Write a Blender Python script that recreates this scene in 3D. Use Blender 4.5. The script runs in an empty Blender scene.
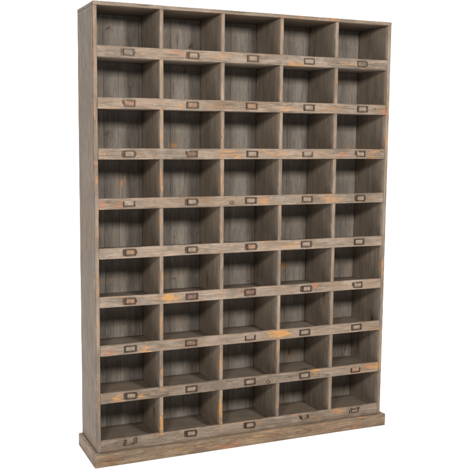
import bpy, bmesh, math, random
from mathutils import Vector, Matrix, noise

scene = bpy.context.scene
COL = scene.collection
PI = math.pi

# ------------------------------------------------------------------ camera
def make_camera():
    yaw, pitch, roll = 0.409816, -0.117355, 0.009364
    fw = Vector((math.sin(yaw)*math.cos(pitch), math.cos(yaw)*math.cos(pitch), math.sin(pitch)))
    r = fw.cross(Vector((0, 0, 1))).normalized()
    u = r.cross(fw)
    r2 = r*math.cos(roll) + u*math.sin(roll)
    u2 = -r*math.sin(roll) + u*math.cos(roll)
    cd = bpy.data.cameras.new('camera')
    cam = bpy.data.objects.new('camera', cd)
    COL.objects.link(cam)
    m = Matrix((r2, u2, -fw)).transposed().to_4x4()
    m.translation = Vector((-0.878737, -3.555985, 1.423101))
    cam.matrix_world = m
    cd.sensor_width = 36
    cd.sensor_fit = 'HORIZONTAL'
    cd.lens = 36*832.68/470
    cd.clip_start = 0.05
    cd.clip_end = 500
    scene.camera = cam
make_camera()

# ------------------------------------------------------------------ light
WORLD = 0.27
KEY = 150
SIDE = 118
BACKLIGHT = 950
FLOORLIGHT = 240
w = bpy.data.worlds.new('World')
scene.world = w
w.use_nodes = True
w.node_tree.nodes['Background'].inputs[0].default_value = (1.0, 0.965, 0.925, 1)
w.node_tree.nodes['Background'].inputs[1].default_value = WORLD

def area(name, loc, target, size, power, col):
    ld = bpy.data.lights.new(name, 'AREA')
    ld.shape = 'RECTANGLE'
    ld.size, ld.size_y = size
    ld.energy = power
    ld.color = col
    o = bpy.data.objects.new(name, ld)
    COL.objects.link(o)
    o.location = loc
    o.rotation_euler = (Vector(target) - Vector(loc)).to_track_quat('-Z', 'Y').to_euler()
    return o
area('key_softbox', (1.35, -3.5, 2.4), (0.75, 0, 1.0), (0.5, 0.5), KEY, (1.0, 0.965, 0.91))
area('side_softbox', (-1.55, -3.4, 2.45), (0.8, 0.1, 0.9), (0.45, 0.45), SIDE, (1.0, 0.97, 0.93))
area('added_background_light', (0.6, 3.2, 6.0), (0.6, 3.6, 0.0), (8.0, 3.0), BACKLIGHT, (1.0, 1.0, 1.0))  # added lamp, only there to push backdrop and rear floor to white
area('added_floor_light', (-0.5, -1.0, 7.0), (-0.5, -0.8, 0.0), (6.0, 3.0), FLOORLIGHT, (1.0, 1.0, 1.0))  # added overhead lamp that keeps the floor in front white

scene.view_settings.view_transform = 'Standard'
scene.view_settings.look = 'None'
scene.view_settings.exposure = -0.12
scene.view_settings.gamma = 1.0
scene.view_settings.use_curve_mapping = False

# ------------------------------------------------------------------ measurements (metres)
W, H, D = 1.5, 1.9916, 0.295
T = 0.0166            # side and top board thickness
DB = 0.2764           # front face of the back boards
Z1, PITCH, RH = 1.8070, 0.21918, 0.0487
LIP = 0.0337          # rail top above shelf floor
TD = 0.0172           # divider thickness
E, EF, HP = 0.0179, 0.0235, 0.0606
RT = 0.018            # rail thickness
DIV = [(0.307, 0.305), (0.600, 0.603), (0.898, 0.905), (1.194, 1.202)]   # divider centres, top and bottom row

FRONT= [(0.22, 1.78, 0.019, 0.017, 0.5, 'o'),
 (0.382, 1.793, 0.038, 0.018, 0.6, 'r'),
 (0.569, 1.781, 0.044, 0.013, 0.55, 'o'),
 (0.82, 1.793, 0.031, 0.014, 0.3, 'o'),
 (0.977, 1.767, 0.043, 0.011, 0.8, 'o'),
 (1.254, 1.776, 0.039, 0.012, 0.4, 'o'),
 (0.243, 1.563, 0.023, 0.017, 0.25, 'o'),
 (0.406, 1.563, 0.033, 0.018, 0.45, 'o'),
 (0.928, 1.557, 0.032, 0.018, 0.5, 'o'),
 (1.167, 1.561, 0.05, 0.014, 0.55, 'o'),
 (1.473, 1.548, 0.018, 0.015, 0.8, 'r'),
 (1.419, 1.567, 0.005, 0.005, 1.0, 'd'),
 (0.056, 1.333, 0.04, 0.013, 0.35, 'o'),
 (0.246, 1.339, 0.056, 0.013, 0.3, 'o'),
 (0.637, 1.349, 0.056, 0.019, 0.5, 'o'),
 (0.853, 1.349, 0.047, 0.014, 0.4, 'o'),
 (1.1, 1.344, 0.044, 0.014, 0.3, 'o'),
 (1.234, 1.339, 0.046, 0.017, 0.6, 'r'),
 (1.407, 1.339, 0.053, 0.017, 0.55, 'o'),
 (0.036, 1.12, 0.016, 0.015, 0.9, 'r'),
 (0.077, 1.126, 0.018, 0.014, 0.4, 'r'),
 (0.106, 1.12, 0.022, 0.015, 0.8, 'r'),
 (0.059, 1.135, 0.018, 0.009, 0.5, 'd'),
 (0.649, 1.117, 0.013, 0.01, 0.9, 'k'),
 (0.817, 1.125, 0.037, 0.014, 0.75, 'o'),
 (1.178, 1.124, 0.034, 0.019, 0.8, 'o'),
 (1.403, 1.12, 0.035, 0.015, 0.3, 'o'),
 (0.307, 0.902, 0.019, 0.018, 0.4, 'o'),
 (0.506, 0.9, 0.024, 0.014, 0.35, 'o'),
 (0.593, 0.896, 0.02, 0.014, 0.35, 'r'),
 (0.96, 0.901, 0.038, 0.019, 0.6, 'o'),
 (0.984, 0.9, 0.044, 0.015, 0.3, 'o'),
 (0.333, 0.691, 0.038, 0.015, 0.95, 'y'),
 (0.587, 0.69, 0.025, 0.019, 0.35, 'o'),
 (1.099, 0.7, 0.015, 0.013, 1.0, 'r'),
 (0.227, 0.459, 0.022, 0.014, 0.7, 'y'),
 (0.066, 0.46, 0.028, 0.014, 0.35, 'r'),
 (0.299, 0.463, 0.02, 0.019, 0.4, 'r'),
 (0.91, 0.471, 0.041, 0.018, 1.0, 'y'),
 (0.982, 0.424, 0.039, 0.01, 0.35, 'o'),
 (0.094, 0.244, 0.021, 0.016, 0.75, 'o'),
 (0.204, 0.247, 0.019, 0.014, 0.7, 'y'),
 (0.32, 0.253, 0.02, 0.014, 0.4, 'o'),
 (0.849, 0.237, 0.013, 0.011, 0.9, 'k'),
 (1.102, 0.262, 0.026, 0.011, 0.9, 'y'),
 (1.446, 0.253, 0.049, 0.017, 1.0, 'o'),
 (1.401, 0.25, 0.018, 0.011, 0.7, 'r'),
 (1.249, 0.038, 0.041, 0.013, 0.85, 'o'),
 (0.755, -0.003, 0.027, 0.01, 0.3, 'o'),
 (0.305, 1.223, 0.01, 0.031, 0.85, 'o'),
 (0.304, 1.039, 0.01, 0.041, 0.6, 'o'),
 (0.305, 0.78, 0.01, 0.037, 0.7, 'o'),
 (0.305, 0.579, 0.009, 0.042, 0.8, 'o'),
 (0.306, 0.345, 0.01, 0.043, 0.5, 'o'),
 (0.306, 0.087, 0.009, 0.048, 0.8, 'y'),
 (0.601, 1.206, 0.01, 0.037, 0.6, 'o'),
 (0.596, 1.44, 0.01, 0.027, 0.35, 'o'),
 (0.6, 0.348, 0.01, 0.049, 0.75, 'o'),
 (0.602, 0.122, 0.01, 0.059, 0.85, 'y'),
 (0.901, 0.342, 0.011, 0.051, 0.4, 'o'),
 (0.911, 1.005, 0.011, 0.044, 0.3, 'o'),
 (1.191, 0.619, 0.012, 0.045, 0.3, 'o'),
 (1.198, 0.364, 0.012, 0.047, 0.3, 'o'),
 (1.209, 1.242, 0.011, 0.044, 0.3, 'o'),
 (0.004, 1.227, 0.009, 0.039, 0.6, 'o'),
 (0.008, 1.018, 0.008, 0.071, 0.8, 'o'),
 (0.008, 0.796, 0.008, 0.053, 0.6, 'o'),
 (0.004, 0.568, 0.008, 0.055, 0.3, 'o'),
 (0.005, 0.248, 0.008, 0.083, 0.5, 'o'),
 (0.003, 1.743, 0.007, 0.059, 0.45, 'r'),
 (0.003, 1.532, 0.007, 0.043, 0.3, 'o'),
 (1.493, 1.414, 0.012, 0.05, 0.8, 'o'),
 (1.502, 1.163, 0.009, 0.04, 0.3, 'o'),
 (1.489, 0.765, 0.012, 0.042, 0.7, 'o'),
 (1.491, 0.441, 0.01, 0.042, 0.4, 'o')]
BACK = [(0.14, 1.909, 0.021, 0.022, 0.9, 'n'),
 (0.539, 1.857, 0.019, 0.015, 0.8, 'n'),
 (0.516, 1.74, 0.015, 0.02, 0.7, 'n'),
 (0.202, 1.196, 0.012, 0.024, 0.8, 'o'),
 (0.134, 1.435, 0.022, 0.025, 0.7, 'n'),
 (1.063, 0.757, 0.014, 0.016, 0.8, 'o'),
 (0.463, 0.72, 0.019, 0.021, 0.6, 'n'),
 (0.45, 1.379, 0.02, 0.01, 0.8, 'o'),
 (0.861, 0.69, 0.005, 0.007, 1.0, 'd'),
 (0.812, 1.046, 0.017, 0.028, 0.4, 'n'),
 (0.138, 0.739, 0.01, 0.014, 0.4, 'o')]

# ------------------------------------------------------------------ node helpers
class NT:
    def __init__(s, nt):
        s.nt = nt
    def n(s, t, **k):
        x = s.nt.nodes.new(t)
        for a, b in k.items():
            setattr(x, a, b)
        return x
    def l(s, a, b):
        s.nt.links.new(a, b)
    def math(s, op, a, b=None, clamp=False):
        x = s.n('ShaderNodeMath', operation=op, use_clamp=clamp)
        for i, v in enumerate((a, b)):
            if v is None: continue
            if isinstance(v, (int, float)): x.inputs[i].default_value = v
            else: s.l(v, x.inputs[i])
        return x.outputs[0]
    def mix(s, fac, a, b, blend='MIX'):
        x = s.n('ShaderNodeMix', data_type='RGBA', blend_type=blend)
        x.clamp_factor = True
        for i, v in ((0, fac), (6, a), (7, b)):
            if isinstance(v, (int, float)): x.inputs[i].default_value = v
            elif isinstance(v, tuple): x.inputs[i].default_value = (*v, 1)
            else: s.l(v, x.inputs[i])
        return x.outputs[2]
    def noise(s, vec, scale, detail=4, rough=.6, dist=0.0):
        x = s.n('ShaderNodeTexNoise')
        x.inputs['Scale'].default_value = scale
        x.inputs['Detail'].default_value = detail
        x.inputs['Roughness'].default_value = rough
        x.inputs['Distortion'].default_value = dist
        s.l(vec, x.inputs['Vector'])
        return x.outputs['Fac']
    def ramp(s, v, lo, hi, a=0.0, b=1.0):
        x = s.n('ShaderNodeMapRange')
        x.interpolation_type = 'SMOOTHSTEP'
        s.l(v, x.inputs[0])
        x.inputs[1].default_value, x.inputs[2].default_value = lo, hi
        x.inputs[3].default_value, x.inputs[4].default_value = a, b
        return x.outputs[0]
    def scaled(s, vec, sc):
        x = s.n('ShaderNodeVectorMath', operation='MULTIPLY')
        s.l(vec, x.inputs[0])
        x.inputs[1].default_value = sc
        return x.outputs[0]

def wood(name, axis, grey, tan, pale, warm=0.5, con=1.0):
    """weathered softwood; axis = grain direction; mark attribute: r orange, g dark, b board tone; rust attribute: red/yellow balance"""
    m = bpy.data.materials.new(name)
    m.use_nodes = True
    t = NT(m.node_tree)
    bsdf = m.node_tree.nodes['Principled BSDF']
    tc = t.n('ShaderNodeTexCoord').outputs['Object']
    info = t.n('ShaderNodeObjectInfo').outputs['Random']
    at = t.n('ShaderNodeAttribute', attribute_name='mark')
    sep = t.n('ShaderNodeSeparateColor')
    t.l(at.outputs['Color'], sep.inputs[0])
    orange, dark, tone = sep.outputs[0], sep.outputs[1], sep.outputs[2]
    hue = t.n('ShaderNodeAttribute', attribute_name='hue').outputs['Fac']
    # random board offset
    comb = t.n('ShaderNodeCombineXYZ')
    t.l(t.math('MULTIPLY', info, 61.0), comb.inputs[0])
    t.l(t.math('ADD', t.math('MULTIPLY', info, 37.0), t.math('MULTIPLY', tone, 23.0)), comb.inputs[1])
    t.l(t.math('MULTIPLY', tone, 47.0), comb.inputs[2])
    add = t.n('ShaderNodeVectorMath', operation='ADD')
    t.l(tc, add.inputs[0]); t.l(comb.outputs[0], add.inputs[1])
    v = add.outputs[0]
    # gentle waviness of the grain
    wv = t.n('ShaderNodeTexNoise'); wv.inputs['Scale'].default_value = 3.2; wv.inputs['Detail'].default_value = 2
    t.l(v, wv.inputs['Vector'])
    wsub = t.n('ShaderNodeVectorMath', operation='SUBTRACT'); t.l(wv.outputs['Color'], wsub.inputs[0]); wsub.inputs[1].default_value = (.5, .5, .5)
    wsc = t.scaled(wsub.outputs[0], (0.03, 0.03, 0.03))
    add2 = t.n('ShaderNodeVectorMath', operation='ADD'); t.l(v, add2.inputs[0]); t.l(wsc, add2.inputs[1])
    v = add2.outputs[0]
    def sc(along, across):
        a = [across]*3; a['xyz'.index(axis)] = along
        return t.scaled(v, tuple(a))
    broad = t.noise(sc(1.3, 14), 1.0, 3, .55)
    streak = t.noise(sc(3.5, 80), 1.0, 7, .72, .4)
    fibre = t.noise(sc(12, 260), 1.0, 5, .75)
    patch = t.noise(v, 7.0, 5, .62)
    patch2 = t.noise(sc(7, 26), 1.0, 5, .7)
    speck = t.noise(sc(60, 160), 1.0, 2, .6)
    # knots: rare, stretched along the grain, with a ring round each
    vo = t.n('ShaderNodeTexVoronoi', feature='F1'); vo.inputs['Scale'].default_value = 1.0; vo.inputs['Randomness'].default_value = 1.0
    t.l(sc(3.6, 8.5), vo.inputs['Vector'])
    vs = t.n('ShaderNodeSeparateColor'); t.l(vo.outputs['Color'], vs.inputs[0])
    pres = t.ramp(vs.outputs[0], .60, .62)
    kd = t.math('ADD', vo.outputs['Distance'], t.math('MULTIPLY', t.math('SUBTRACT', t.noise(v, 60, 3, .6), .5), .09))
    kn = t.math('MULTIPLY', t.ramp(kd, .05, .10, 1.0, 0.0), pres)
    halo = t.math('MULTIPLY', t.ramp(kd, .10, .26, 1.0, 0.0), pres)
    # paint remnants: sharper islands drawn out along the grain
    rem = t.ramp(t.noise(sc(9, 38), 1.0, 8, .72, .6), .50, .56)
    rem2 = t.ramp(t.noise(sc(16, 90), 1.0, 7, .75, .3), .54, .60)
    dirt = t.ramp(t.noise(sc(5, 60), 1.0, 8, .75, .8), .54, .66)
    col = t.mix(t.ramp(broad, .38, .62), grey, tan)
    col = t.mix(t.math('MULTIPLY', t.ramp(patch, .42, .62), .65), col, pale)
    col = t.mix(t.math('MULTIPLY', t.ramp(patch2, .55, .72), warm), col, (0.23, 0.125, 0.062))
    pale2 = tuple(min(1, c*1.22) for c in pale)
    dark2 = tuple(c*.62 for c in grey)
    col = t.mix(t.math('MULTIPLY', rem, .50*con), col, pale2)
    col = t.mix(t.math('MULTIPLY', rem2, .40*con), col, tuple(c*.8 for c in tan))
    col = t.mix(t.math('MULTIPLY', dirt, .60*con), col, dark2)
    col = t.mix(t.math('MULTIPLY', halo, .50), col, (0.13, 0.072, 0.038))
    col = t.mix(t.math('MULTIPLY', kn, .85), col, (0.040, 0.024, 0.015))
    # grain darkening
    g = t.math('ADD', t.math('MULTIPLY', t.ramp(streak, .3, .68), .42*con), t.math('MULTIPLY', t.ramp(fibre, .36, .64), .36*con))
    g = t.math('ADD', g, .96-.44*con)
    tonef = t.math('ADD', t.math('MULTIPLY', t.math('ADD', tone, t.math('MULTIPLY', info, .5)), .22), .86)
    g = t.math('MULTIPLY', g, tonef)
    gc = t.n('ShaderNodeCombineColor')
    for i in range(3): t.l(g, gc.inputs[i])
    col = t.mix(1.0, col, gc.outputs[0], 'MULTIPLY')
    # cracks along the grain
    ck = t.noise(sc(1.1, 42), 1.0, 5, .5, .3)
    crack = t.ramp(t.math('ABSOLUTE', t.math('SUBTRACT', ck, .5)), 0.0, .010, 1.0, 0.0)
    ckm = t.math('MULTIPLY', crack, t.ramp(t.noise(sc(2.2, 9), 1.0, 2, .5), .52, .64))
    col = t.mix(t.math('MULTIPLY', ckm, .75), col, (0.03, 0.021, 0.015))
    # little dark pits and dirt
    col = t.mix(t.ramp(speck, .70, .80, 0, .55), col, (0.045, 0.03, 0.02))
    # paint-free orange wood showing through, broken up by the grain
    brk = t.math('ADD', t.math('MULTIPLY', t.noise(sc(22, 95), 1.0, 7, .75), 1.15), t.math('MULTIPLY', streak, .65))
    om = t.ramp(t.math('ADD', t.math('MULTIPLY', orange, 1.0), t.math('MULTIPLY', t.math('SUBTRACT', brk, .90), 3.2)), .36, .70)
    om = t.math('MULTIPLY', om, t.ramp(orange, .02, .16))
    red = t.mix(t.ramp(fibre, .35, .7), (0.20, 0.068, 0.034), (0.34, 0.15, 0.080))
    org = t.mix(t.ramp(fibre, .35, .7), (0.24, 0.115, 0.042), (0.37, 0.200, 0.090))
    yel = t.mix(t.ramp(fibre, .35, .7), (0.33, 0.155, 0.038), (0.46, 0.24, 0.075))
    oc = t.mix(t.ramp(hue, .0, .5), red, org)
    oc = t.mix(t.ramp(hue, .5, 1.0), oc, yel)
    col = t.mix(t.math('MULTIPLY', om, .80), col, oc)
    dm = t.ramp(t.math('ADD', t.math('MULTIPLY', dark, 1.2), t.math('MULTIPLY', t.math('SUBTRACT', streak, .5), .5)), .15, .85)
    col = t.mix(t.math('MULTIPLY', dm, .85), col, (0.05, 0.028, 0.017))
    t.l(col, bsdf.inputs['Base Color'])
    rr = t.n('ShaderNodeMapRange'); t.l(streak, rr.inputs[0]); rr.inputs[3].default_value = .62; rr.inputs[4].default_value = .85
    t.l(rr.outputs[0], bsdf.inputs['Roughness'])
    bsdf.inputs['Specular IOR Level'].default_value = .28
    h = t.math('ADD', t.math('MULTIPLY', streak, .6), t.math('MULTIPLY', fibre, .4))
    h = t.math('SUBTRACT', h, t.math('MULTIPLY', ckm, .8))
    h = t.math('ADD', h, t.math('MULTIPLY', patch, .5))
    bmp = t.n('ShaderNodeBump'); bmp.inputs['Strength'].default_value = .45; bmp.inputs['Distance'].default_value = .0022
    t.l(h, bmp.inputs['Height']); t.l(bmp.outputs[0], bsdf.inputs['Normal'])
    return m

FG, FT, FP = (0.129, 0.101, 0.077), (0.172, 0.125, 0.088), (0.212, 0.165, 0.129)   # front rails and edges
IG, IT, IP = (0.118, 0.102, 0.087), (0.146, 0.119, 0.094), (0.168, 0.150, 0.131)
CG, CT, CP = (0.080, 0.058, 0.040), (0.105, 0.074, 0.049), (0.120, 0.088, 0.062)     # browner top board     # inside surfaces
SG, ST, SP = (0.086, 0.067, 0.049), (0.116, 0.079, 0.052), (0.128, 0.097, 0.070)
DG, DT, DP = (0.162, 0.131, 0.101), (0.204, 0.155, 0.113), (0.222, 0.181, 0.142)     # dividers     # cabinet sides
PG, PT, PP = (0.110, 0.079, 0.054), (0.152, 0.103, 0.065), (0.174, 0.127, 0.086)     # plinth
M = {
    'rail': wood('weathered_front_wood', 'x', FG, FT, FP, .45, .78),
    'edge': wood('weathered_edge_wood', 'z', FG, FT, FP, .4, .6),
    'divider': wood('weathered_divider_wood', 'z', DG, DT, DP, .35, .68),
    'back': wood('weathered_back_wood', 'z', IG, IT, IP, .2, .6),
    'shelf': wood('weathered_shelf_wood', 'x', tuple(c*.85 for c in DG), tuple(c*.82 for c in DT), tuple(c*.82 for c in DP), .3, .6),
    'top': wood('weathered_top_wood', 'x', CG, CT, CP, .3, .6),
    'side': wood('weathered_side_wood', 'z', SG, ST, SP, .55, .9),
    'plinth': wood('weathered_plinth_wood', 'x', PG, PT, PP, .5),
    'plinth_side': wood('weathered_plinth_end_wood', 'y', PG, PT, PP, .4),
}

def metal():
    m = bpy.data.materials.new('aged_copper')
    m.use_nodes = True
    t = NT(m.node_tree); b = m.node_tree.nodes['Principled BSDF']
    tc = t.n('ShaderNodeTexCoord').outputs['Object']
    info = t.n('ShaderNodeObjectInfo').outputs['Random']
    add = t.n('ShaderNodeVectorMath', operation='ADD'); t.l(tc, add.inputs[0])
    cb = t.n('ShaderNodeCombineXYZ'); t.l(t.math('MULTIPLY', info, 50), cb.inputs[0]); t.l(cb.outputs[0], add.inputs[1])
    n1 = t.noise(add.outputs[0], 90, 4, .65); n2 = t.noise(add.outputs[0], 300, 3, .6)
    c = t.mix(t.ramp(n1, .35, .65), (0.028, 0.019, 0.013), (0.085, 0.052, 0.033))
    c = t.mix(t.ramp(t.math('ADD', n2, t.math('MULTIPLY', info, .12)), .62, .80), c, (0.17, 0.115, 0.080))
    t.l(c, b.inputs['Base Color'])
    b.inputs['Metallic'].default_value = .55
    t.l(t.ramp(n1, .3, .7, .42, .7), b.inputs['Roughness'])
    bp = t.n('ShaderNodeBump'); bp.inputs['Strength'].default_value = .4; bp.inputs['Distance'].default_value = .0006
    t.l(n2, bp.inputs['Height']); t.l(bp.outputs[0], b.inputs['Normal'])
    return m
M['metal'] = metal()

def card_mat(name, a, b_):
    m = bpy.data.materials.new(name)
    m.use_nodes = True
    t = NT(m.node_tree); b = m.node_tree.nodes['Principled BSDF']
    tc = t.n('ShaderNodeTexCoord').outputs['Object']
    info = t.n('ShaderNodeObjectInfo').outputs['Random']
    cb = t.n('ShaderNodeCombineXYZ'); t.l(t.math('MULTIPLY', info, 50), cb.inputs[0])
    add = t.n('ShaderNodeVectorMath', operation='ADD'); t.l(tc, add.inputs[0]); t.l(cb.outputs[0], add.inputs[1])
    n1 = t.noise(add.outputs[0], 45, 5, .6)
    c = t.mix(t.ramp(n1, .3, .7), a, b_)
    t.l(c, b.inputs['Base Color']); b.inputs['Roughness'].default_value = .8
    return m
M['card_pale'] = card_mat('pale_card', (0.135, 0.104, 0.078), (0.225, 0.174, 0.132))
M['card_orange'] = card_mat('orange_card', (0.15, 0.085, 0.050), (0.24, 0.145, 0.088))
M['card_red'] = card_mat('reddish_card', (0.080, 0.042, 0.030), (0.17, 0.10, 0.075))
M['card_grey'] = card_mat('grey_card', (0.10, 0.080, 0.063), (0.19, 0.155, 0.125))

def simple(name, col, rough):
    m = bpy.data.materials.new(name); m.use_nodes = True
    t = NT(m.node_tree); b = m.node_tree.nodes['Principled BSDF']
    tc = t.n('ShaderNodeTexCoord').outputs['Object']
    n1 = t.noise(tc, 2.0, 3, .5)
    c = t.mix(n1, tuple(x*.985 for x in col), col)
    t.l(c, b.inputs['Base Color']); b.inputs['Roughness'].default_value = rough
    b.inputs['Specular IOR Level'].default_value = .0
    return m
M['sweep'] = simple('white_studio_floor', (0.97, 0.97, 0.97), .95)

# ------------------------------------------------------------------ mesh helpers
HUE = {'r': 0.0, 'o': 0.5, 'y': 1.0, 'k': 0.15, 'n': 0.2, 'd': 0.2}

def mark_at(x, z, marks):
    o = d = 0.0; hs = 0.0; hw = 1e-6
    for (mx, mz, rx, rz, s, k) in marks:
        dx = (x-mx)/rx; dz = (z-mz)/rz
        q = dx*dx + dz*dz
        if q > 7: continue
        f = s*math.exp(-0.6*q)
        if k in 'roy':
            o = max(o, f); hs += f*HUE[k]; hw += f
        elif k == 'd':
            d = max(d, s*max(0, 1.2-q) if s > .9 else f)
        elif k == 'k':       # a sound knot: reddish ring round a dark eye
            r = math.sqrt(q)
            d = max(d, s*math.exp(-((r-.75)/.3)**2)*.9, s*math.exp(-(r/.3)**2)*.8)
            o = max(o, f*.45); hw += f*.5
        elif k == 'n':       # a blurred old knot in the back boards
            # irregular: off-round, drawn out into the grain, darker to one side
            wx = dx + .8*noise.noise(Vector((x*55, z*40, mx*9))); wz = dz + .8*noise.noise(Vector((x*50, z*35, mz*9+4)))
            r = math.sqrt(wx*wx + wz*wz)
            side = .65 + .35*math.sin(math.atan2(wz, wx) + mx*40)
            d = max(d, s*.85*side*math.exp(-(r/.8)**4), s*.4*math.exp(-(r/1.3)**2))
            o = max(o, .12*s*math.exp(-((r-1.0)/.5)**2)); hw += f*.5
    return o, d, hs/hw

def steps(a, b, ch, res):
    """lattice stops with a narrow band at each end"""
    if b-a < ch*2.6: return [a, b]
    n = max(1, int(round((b-a-2*ch)/res)))
    return [a] + [a+ch+(b-a-2*ch)*i/n for i in range(n+1)] + [b]

def board(name, lo, hi, mat, parent, res=(.02, .05, .02), ch=.0016, marks=(), tone=None, warp=.0006, face_marks=True,
          seed=0, edge_mat=None, origin=None, shape=None, wear=.8):
    """one sawn board: a lattice box with worn edges and a faintly uneven face"""
    rnd = random.Random(hash((round(lo[0], 3), round(lo[1], 3), round(lo[2], 3))) & 0xffff)
    if tone is None: tone = rnd.random()
    S = [steps(lo[i], hi[i], ch, res[i]) for i in range(3)]
    n = [len(s) for s in S]
    bm = bmesh.new()
    vid = {}
    def vert(i, j, k):
        key = (i, j, k)
        if key in vid: return vid[key]
        c = [S[0][i], S[1][j], S[2][k]]
        idx = (i, j, k)
        ext = [a for a in range(3) if idx[a] in (0, n[a]-1)]
        sgn = {a: (1 if idx[a] == n[a]-1 else -1) for a in ext}
        p = Vector(c)
        if len(ext) >= 2:
            nz = noise.noise(p*38 + Vector((seed, 0, 0)))*.5 + noise.noise(p*140)*.35
            cut = ch*(.34 + wear*max(0, nz))
            for a in ext:
                if hi[a]-lo[a] > ch*2.6: c[a] -= sgn[a]*cut
        for a in ext:
            c[a] += warp*noise.noise(Vector((p.x*4.1, p.y*4.1, p.z*4.1)) + Vector((a*9.1+tone*7, seed, 0)))*(1.0)
        v = bm.verts.new(c)
        vid[key] = v
        return v
    def quad(a, b, c, d, mi):
        f = bm.faces.new((a, b, c, d)); f.material_index = mi; f.smooth = True
    ei = 1 if edge_mat else 0
    for i in range(n[0]-1):
        for k in range(n[2]-1):
            quad(vert(i, 0, k), vert(i+1, 0, k), vert(i+1, 0, k+1), vert(i, 0, k+1), ei)
            j = n[1]-1
            quad(vert(i, j, k), vert(i, j, k+1), vert(i+1, j, k+1), vert(i+1, j, k), 0)
    for j in range(n[1]-1):
        fr = ei if (ei and S[1][j] < lo[1]+ch*.9) else 0
        for k in range(n[2]-1):
            quad(vert(0, j, k), vert(0, j, k+1), vert(0, j+1, k+1), vert(0, j+1, k), fr)
            i = n[0]-1
            quad(vert(i, j, k), vert(i, j+1, k), vert(i, j+1, k+1), vert(i, j, k+1), fr)
        for i in range(n[0]-1):
            quad(vert(i, j, 0), vert(i, j+1, 0), vert(i+1, j+1, 0), vert(i+1, j, 0), fr)
            k = n[2]-1
            quad(vert(i, j, k), vert(i+1, j, k), vert(i+1, j+1, k), vert(i, j+1, k), fr)
    cl = bm.verts.layers.float_color.new('mark')
    hl = bm.verts.layers.float.new('hue')
    near = [q for q in marks if lo[0]-.12 < q[0] < hi[0]+.12 and lo[2]-.12 < q[1] < hi[2]+.12]
    for v in bm.verts:
        o = d = h = 0.0
        if near and v.co.y < lo[1]+.022:
            o, d, h = mark_at(v.co.x, v.co.z, near)
        if marks and v.co.y < lo[1]+.012:
            # bare orange wood where hands have worn the corners
            lim = .0045 if hi[0]-lo[0] > .1 else .02
            ed = min(v.co.z-lo[2], hi[2]-v.co.z) if hi[0]-lo[0] > .1 else min(v.co.x-lo[0], hi[0]-v.co.x)
            if ed < lim:
                q = noise.noise(Vector((v.co.x*5.5, 3.3, v.co.z*5.5+seed)))
                q2 = noise.noise(Vector((v.co.x*31, 1.3, v.co.z*31)))
                e_ = max(0, min(.42, (q*.9+q2*.6-.27)*1.7))
                if e_ > o: o = e_; h = .38 + .35*noise.noise(Vector((v.co.x*2.3, 8.1, v.co.z*2.3)))
        v[cl] = (o, d, tone, 1); v[hl] = h
    org = Vector(origin) if origin else Vector(((lo[0]+hi[0])/2, lo[1], lo[2]))
    bmesh.ops.translate(bm, verts=bm.verts, vec=-org)
    if shape: shape(bm)
    return finish(name, bm, [mat] + ([edge_mat] if edge_mat else []), parent, org)

def finish(name, bm, mats, parent, loc):
    me = bpy.data.meshes.new(name)
    bm.to_mesh(me); bm.free()
    for m in mats: me.materials.append(m)
    o = bpy.data.objects.new(name, me)
    COL.objects.link(o)
    o.location = loc
    if parent:
        o.parent = parent
        if parent.parent:      # sub-part: location relative to the part
            o.location = Vector(loc) - Vector(parent.location)
    return o

# ------------------------------------------------------------------ setting
prof = [(-14, 0), (-4, 0), (0, 0), (4, 0)]
for i in range(1, 17):
    q = i/16*PI/2
    prof.append((4+2.5*math.sin(q), 2.5-2.5*math.cos(q)))
prof.append((6.5, 14))
def sweep(name, pts):
    gm = bpy.data.meshes.new(name)
    vs = [(x, y, z) for (y, z) in pts for x in (-16, 18)]
    gm.from_pydata(vs, [], [(2*i, 2*i+1, 2*i+3, 2*i+2) for i in range(len(pts)-1)])
    gm.shade_smooth()
    gm.materials.append(M['sweep'])
    g = bpy.data.objects.new(name, gm)
    g.location = (0, 0, -HP)
    g['kind'] = 'structure'
    COL.objects.link(g)
sweep('ground', prof[:4])
sweep('backdrop', prof[3:])

# ------------------------------------------------------------------ the cabinet
cab = bpy.data.objects.new('pigeonhole_cabinet', None)
COL.objects.link(cab)
cab['label'] = 'tall weathered wooden pigeonhole cabinet with forty-five cubbyholes and metal label holders'
cab['category'] = 'cabinet'
# (root stays at the world origin height of the plinth top so children can use world coordinates)

# sides and top
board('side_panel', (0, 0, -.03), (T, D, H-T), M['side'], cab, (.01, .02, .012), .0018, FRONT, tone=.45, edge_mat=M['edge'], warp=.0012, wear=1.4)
board('side_panel', (W-T, 0, -.03), (W, D, H-T), M['divider'], cab, (.01, .03, .012), .0018, FRONT, tone=.3, edge_mat=M['edge'], warp=.0012, wear=1.4)
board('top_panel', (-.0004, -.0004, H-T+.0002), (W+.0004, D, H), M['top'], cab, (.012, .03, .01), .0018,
      [(.6, H-.01, .09, .004, .5, 'r'), (1.05, H-.012, .12, .004, .5, 'r'), (1.3, H-.008, .06, .004, .5, 'o')], tone=.4, edge_mat=M['rail'], warp=.001, wear=1.4)

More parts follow.
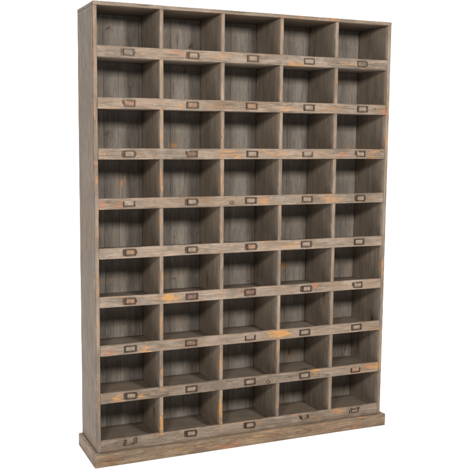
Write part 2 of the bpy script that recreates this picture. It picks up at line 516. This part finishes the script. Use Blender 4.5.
# back: vertical boards butted side by side, one panel
def back_panel():
    rnd = random.Random(7)
    bm = bmesh.new()
    cl = bm.verts.layers.float_color.new('mark'); hl = bm.verts.layers.float.new('hue')
    x = T
    while x < W-T-.001:
        wd = rnd.choice((.072, .085, .098, .115, .135))
        x2 = min(W-T, x+wd)
        if W-T-x2 < .04: x2 = W-T
        tone = rnd.random(); g_ = .0003
        dy = rnd.uniform(-.0008, .0008)
        xs = [x+g_*.5, x+g_*.5+.0015]
        nx = max(2, int((x2-x)/.0045))
        xs += [x+.003+(x2-x-.006)*i/nx for i in range(nx+1)]
        xs += [x2-g_*.5-.0015, x2-g_*.5]
        nz = 460
        zs = [.0 + (H-T)*k/nz for k in range(nz+1)]
        grid = []
        for i, xx in enumerate(xs):
            colv = []
            for zz in zs:
                y = DB + dy + .0007*noise.noise(Vector((xx*7, zz*1.5, tone*9)))
                if i in (0, len(xs)-1): y += .0009
                v = bm.verts.new((xx, y, zz))
                o, d, h = mark_at(xx, zz, BACK)
                v[cl] = (o, d, tone, 1); v[hl] = h
                colv.append(v)
            grid.append(colv)
        for i in range(len(xs)-1):
            for k in range(nz):
                f = bm.faces.new((grid[i][k], grid[i+1][k], grid[i+1][k+1], grid[i][k+1])); f.smooth = True
        # board's edges and rear
        b = [bm.verts.new((xx, D-.002, zz)) for xx in (xs[0], xs[-1]) for zz in (zs[0], zs[-1])]
        for v in b: v[cl] = (0, 0, tone, 1)
        bm.faces.new([b[0], b[1], b[3], b[2]])
        bm.faces.new(list(grid[0]) + [b[1], b[0]])
        bm.faces.new(list(reversed(grid[-1])) + [b[2], b[3]])
        x = x2
    return finish('back_panel', bm, [M['back']], cab, (0, 0, 0))
back_panel()

def ztop(r): return Z1 - (r)*PITCH          # top of front rail r (0..8)
def divx(k, z):                              # divider centre at height z
    a, b = DIV[k]; f = (H-z)/H
    return a + (b-a)*f

# shelf boards and front rails
rr = random.Random(11)
for r in range(9):
    zt = ztop(r); zb = zt-RH
    last = r == 8
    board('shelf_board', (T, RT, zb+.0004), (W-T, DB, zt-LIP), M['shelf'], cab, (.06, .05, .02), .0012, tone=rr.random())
    board('front_rail', (T+.0003, .0004+rr.uniform(-.0006, .0008), -.012 if last else zb), (W-T-.0003, RT, zt), M['rail'], cab,
          (.005, .01, .0045), .0019, FRONT, tone=rr.uniform(.2, .9), warp=.0012, wear=1.5, seed=r)

# dividers
for r in range(9):
    zhi = (H-T if r == 0 else ztop(r-1)-RH)+.0006
    zlo = ztop(r)-LIP-.0006
    for k in range(4):
        c = divx(k, (zlo+zhi)/2)
        board('divider', (c-TD/2, .0030+rr.uniform(-.0008, .0012), zlo), (c+TD/2, DB+.001, zhi), M['divider'], cab, (.006, .02, .008), .0016,
              FRONT, tone=rr.random(), edge_mat=M['edge'], wear=1.3)

# plinth
PM = [(1.04, -.03, .05, .012, .5, 'k'), (.88, -.028, .03, .012, .45, 'k'), (.45, -.03, .12, .014, .45, 'o'), (.80, -.02, .09, .01, .5, 'o'),
      (.62, -.04, .10, .01, .4, 'r'), (1.3, -.035, .1, .012, .35, 'r'), (.28, -.012, .12, .006, .45, 'o'), (.05, -.04, .04, .02, .35, 'r'), (1.12, -.012, .15, .006, .4, 'o')]
board('plinth_board', (-E, -EF, -HP), (W+E, -.0006, 0), M['plinth'], cab, (.008, .02, .006), .0022, PM, tone=.5, warp=.0018, wear=1.6)
board('plinth_board', (-E, -.0002, -HP), (-.0006, D, -.0006), M['plinth_side'], cab, (.01, .01, .008), .002, tone=.3, warp=.0016, wear=1.5)
board('plinth_board', (W+.0006, -.0002, -HP), (W+E, D, -.0006), M['plinth_side'], cab, (.01, .02, .01), .002, tone=.6, warp=.0016, wear=1.5)

# ------------------------------------------------------------------ label holders
def ring(bm, ox0, oz0, ox1, oz1, ix0, iz0, ix1, iz1, y0, y1, skip=()):
    """raised flat frame: four strips, optionally missing some of its sides"""
    def bx(x0, z0, x1, z1, yf):
        co = [(x0, y1, z0), (x1, y1, z0), (x1, y1, z1), (x0, y1, z1)]
        b = min(.0008, (x1-x0)*.25, (z1-z0)*.25)
        ci = [(x0+b, yf, z0+b), (x1-b, yf, z0+b), (x1-b, yf, z1-b), (x0+b, yf, z1-b)]
        A = [bm.verts.new(c) for c in co]; B = [bm.verts.new(c) for c in ci]
        for i in range(4):
            bm.faces.new((A[i], A[(i+1) % 4], B[(i+1) % 4], B[i]))
        bm.faces.new(B)
    if 'b' not in skip: bx(ox0, oz0, ox1, iz0, y0)
    if 't' not in skip: bx(ox0, iz1, ox1, oz1, y0)
    if 'l' not in skip: bx(ox0, iz0, ix0, iz1, y0+.0001)
    if 'r' not in skip: bx(ix1, iz0, ox1, iz1, y0+.0001)

def dup_vert_plate(bm, pts, y0, y1):
    """thin plate from an outline in x-z"""
    A = [bm.verts.new((x, y0, z)) for x, z in pts]; B = [bm.verts.new((x, y1, z)) for x, z in pts]
    bm.faces.new(A)
    for i in range(len(pts)):
        j = (i+1) % len(pts)
        bm.faces.new((A[i], B[i], B[j], A[j]))

def curl(bm, pts, rad):
    """bent wire of metal through 3-D points"""
    prev = None
    P = [Vector(p) for p in pts]
    for i, p in enumerate(P):
        d = (P[min(i+1, len(P)-1)]-P[max(i-1, 0)]).normalized()
        a = d.cross(Vector((0, 1, 0)))
        a = a.normalized() if a.length > 1e-4 else Vector((1, 0, 0))
        b = d.cross(a)
        rg = [bm.verts.new(p + (a*math.cos(q*PI/3) + b*math.sin(q*PI/3))*rad) for q in range(6)]
        if prev:
            for q in range(6):
                bm.faces.new((prev[q], prev[(q+1) % 6], rg[(q+1) % 6], rg[q]))
        prev = rg

def nail(x, z, parent, px, pz):
    bm = bmesh.new()
    bmesh.ops.create_uvsphere(bm, u_segments=10, v_segments=6, radius=.0022)
    for v in bm.verts: v.co.y *= .6
    for f in bm.faces: f.smooth = True
    o = finish('nail', bm, [M['metal']], None, (0, 0, 0))
    o.parent = parent
    o.location = (x, -.0026, z)

def holder(x, z, kind, tilt, cardm, label=None):
    bm = bmesh.new()
    hw, hh = .0295, .0150          # outer half sizes
    y0, y1 = -.0058, -.0004
    rim = .0058
    if kind == 'plain':            # ear plate on the left, raised window frame
        ring(bm, -hw+.007, -hh, hw-.002, hh, -hw+.0135, -hh+rim, hw-.008, hh-rim*.8, y0, y1)
        dup_vert_plate(bm, [(-hw-.003, -hh*.92), (-hw+.0085, -hh*.97), (-hw+.0085, hh*.97), (-hw-.003, hh*.9)], -.0016, -.0002)
        dup_vert_plate(bm, [(hw-.003, -hh*.6), (hw+.003, -hh*.5), (hw+.003, hh*.5), (hw-.003, hh*.6)], -.0014, -.0002)
        nails = [(-hw+.002, .002), (hw+.0005, 0)]
    elif kind == 'box':            # heavy dark rectangular frame
        ring(bm, -hw, -hh, hw, hh, -hw+.0085, -hh+rim, hw-.0085, hh-rim*.85, y0, y1)
        nails = [(-hw+.004, 0), (hw-.004, 0)]
    elif kind == 'thin':           # thin rounded rim, open at the left
        pts = [(-hw+.008, -.0025, hh-.003), (hw-.010, -.0025, hh-.003), (hw-.005, -.0025, hh-.006), (hw-.004, -.0025, 0),
               (hw-.006, -.0025, -hh+.005), (hw-.010, -.0025, -hh+.003), (-hw+.003, -.0025, -hh+.003)]
        curl(bm, pts, .0026)
        curl(bm, [(-hw+.003, -.002, -hh+.002), (-hw+.002, -.002, hh)], .0022)
        nails = [(-hw+.002, hh-.002)]
    elif kind == 'topless':        # upper rim torn away
        ring(bm, -hw+.002, -hh, hw-.002, hh, -hw+.008, -hh+rim, hw-.008, hh-rim, y0, y1, skip=('t',))
        nails = [(-hw+.005, .004), (hw-.005, .006)]
    elif kind == 'bitten':         # left upper corner missing
        ring(bm, -hw+.006, -hh, hw-.002, hh, -hw+.014, -hh+rim, hw-.008, hh-rim*.9, y0, y1, skip=('l', 't'))
        dup_vert_plate(bm, [(-hw+.018, hh-.006), (hw-.002, hh-.006), (hw-.002, hh), (-hw+.020, hh-.001)], y0, y1)
        dup_vert_plate(bm, [(-hw-.002, -hh*.3), (-hw+.012, -hh*.5), (-hw+.011, hh*.8), (-hw-.001, hh*.9)], -.0022, -.0002)
        nails = [(-hw+.004, .006)]
    elif kind == 'curled':         # broken: a curled strip at the left and a bent remnant at the right
        curl(bm, [(-hw-.002, -.002, -hh+.002), (-hw+.001, -.004, .003), (-hw+.007, -.006, hh-.001), (-hw+.011, -.005, hh-.006),
                  (-hw+.009, -.003, -.004), (-hw+.005, -.002, -hh), (-hw-.002, -.002, -hh+.002)], .0021)
        curl(bm, [(-hw+.006, -.002, -hh+.001), (-.004, -.0018, -hh), (hw-.006, -.002, -hh+.003)], .0013)
        curl(bm, [(.006, -.003, -hh+.004), (hw-.010, -.005, -hh+.006), (hw-.008, -.005, .001), (hw-.013, -.005, hh-.002), (hw+.002, -.003, hh)], .0024)
        curl(bm, [(hw+.002, -.003, hh), (hw+.001, -.003, 0), (hw+.001, -.002, -hh+.004)], .0017)
        nails = [(-hw-.001, -hh+.003), (hw, -hh+.006)]
    elif kind == 'shreds':         # torn off, scraps left under the nails
        dup_vert_plate(bm, [(-hw, .012), (-hw+.005, -.006), (-hw+.014, -.010), (-hw+.017, -.001), (-hw+.012, .006), (-hw+.008, -.001), (-hw+.003, .012)], -.0026, -.0002)
        dup_vert_plate(bm, [(hw-.016, -.010), (hw-.008, -.008), (hw-.004, .004), (hw-.009, .012), (hw-.014, .004)], -.0024, -.0002)
        curl(bm, [(-.012, -.0018, -.012), (.0, -.0018, -.010), (.012, -.0018, -.012)], .0014)
        curl(bm, [(-hw+.001, -.003, .011), (-hw+.008, -.004, -.004), (-hw+.013, -.004, .008), (-hw+.017, -.003, -.008)], .0021)
        curl(bm, [(hw-.015, -.003, -.009), (hw-.011, -.004, .010), (hw-.005, -.003, .002), (hw-.004, -.003, -.008)], .0021)
        nails = [(-hw+.009, .004), (hw-.009, .002)]
    elif kind == 'bent':           # buckled frame with an upright scrap beside it
        curl(bm, [(-hw, -.002, -.012), (-hw+.001, -.003, .004)], .0025)
        curl(bm, [(-hw+.009, -.003, .011), (-hw+.011, -.003, -.011), (hw-.013, -.003, -.012), (hw-.008, -.004, -.001), (hw-.012, -.004, .006)], .0023)
        curl(bm, [(-hw+.009, -.003, .010), (-.006, -.0025, .006), (.006, -.0025, .005), (hw-.014, -.004, .012), (hw-.004, -.005, .013), (hw-.006, -.004, .004)], .0024)
        nails = [(-hw+.006, .010), (hw-.006, .010)]
    bmesh.ops.recalc_face_normals(bm, faces=bm.faces)
    # small individual dents
    for v in bm.verts:
        q = Vector((v.co.x*120 + x*31, v.co.z*120, z*17))
        v.co.x += .0005*noise.noise(q); v.co.z += .0006*noise.noise(q + Vector((5, 3, 1)))
    o = finish('label_holder', bm, [M['metal']], cab, (x, 0, z))
    o.rotation_euler = (0, -tilt, 0)
    if label: o['label'] = label
    if cardm:
        bm = bmesh.new()
        l = -hw+.0078 if kind != 'box' else -hw+.002
        dup_vert_plate(bm, [(l, -hh+.002), (hw-.003, -hh+.002), (hw-.003, hh-.003), (l, hh-.003)], -.0012, -.0003)
        bmesh.ops.recalc_face_normals(bm, faces=bm.faces)
        c = finish('card', bm, [M[cardm]], None, (0, 0, 0)); c.parent = o
    for (nx, nz) in nails:
        nail(nx, nz, o, x, z)
    return o

KIND = {(0, 3): 'thin', (0, 4): 'thin', (0, 0): 'plain', (0, 1): 'plain', (0, 2): 'box', (1, 0): 'bitten', (3, 0): 'topless', (6, 2): 'topless',
        (8, 0): 'curled', (8, 3): 'shreds', (8, 4): 'bent', (5, 2): 'box', (2, 0): 'plain', (2, 1): 'bitten', (7, 4): 'topless', (2, 3): 'topless',
        (4, 0): 'plain', (5, 0): 'plain', (7, 0): 'plain', (5, 4): 'bitten', (2, 4): 'bitten', (3, 1): 'plain', (4, 1): 'plain'}
CARD = {(1, 2): 'card_orange', (4, 2): 'card_orange', (4, 0): 'card_orange', (5, 0): 'card_orange', (1, 0): 'card_orange', (1, 1): 'card_orange',
        (5, 2): 'card_red', (7, 4): 'card_orange', (2, 1): 'card_red', (0, 0): 'card_grey', (5, 1): 'card_red', (6, 1): 'card_red',
        (8, 0): None, (8, 3): None, (8, 4): None, (6, 2): None, (0, 4): None}
LAB = {'curled': 'broken label holder with a curled metal strip', 'shreds': 'torn-off label holder with only scraps under its nails',
       'bent': 'buckled and bent label holder frame', 'thin': 'thin rounded label holder rim open at the left',
       'topless': 'label holder with its upper rim missing', 'bitten': 'label holder with its upper left corner missing'}
hr = random.Random(5)
for r in range(9):
    zc = ztop(r)-RH/2
    for k in range(5):
        a = T if k == 0 else divx(k-1, zc)+TD/2
        b = W-T if k == 4 else divx(k, zc)-TD/2
        kind = KIND.get((r, k), hr.choice(('box', 'box', 'plain')))
        cm = CARD.get((r, k), 'card_pale')
        holder((a+b)/2 - .003 + hr.uniform(-.003, .003), zc + hr.uniform(-.0010, .0016) + (.004 if r == 8 else 0), kind,
               hr.gauss(0, .018), cm, LAB.get(kind))
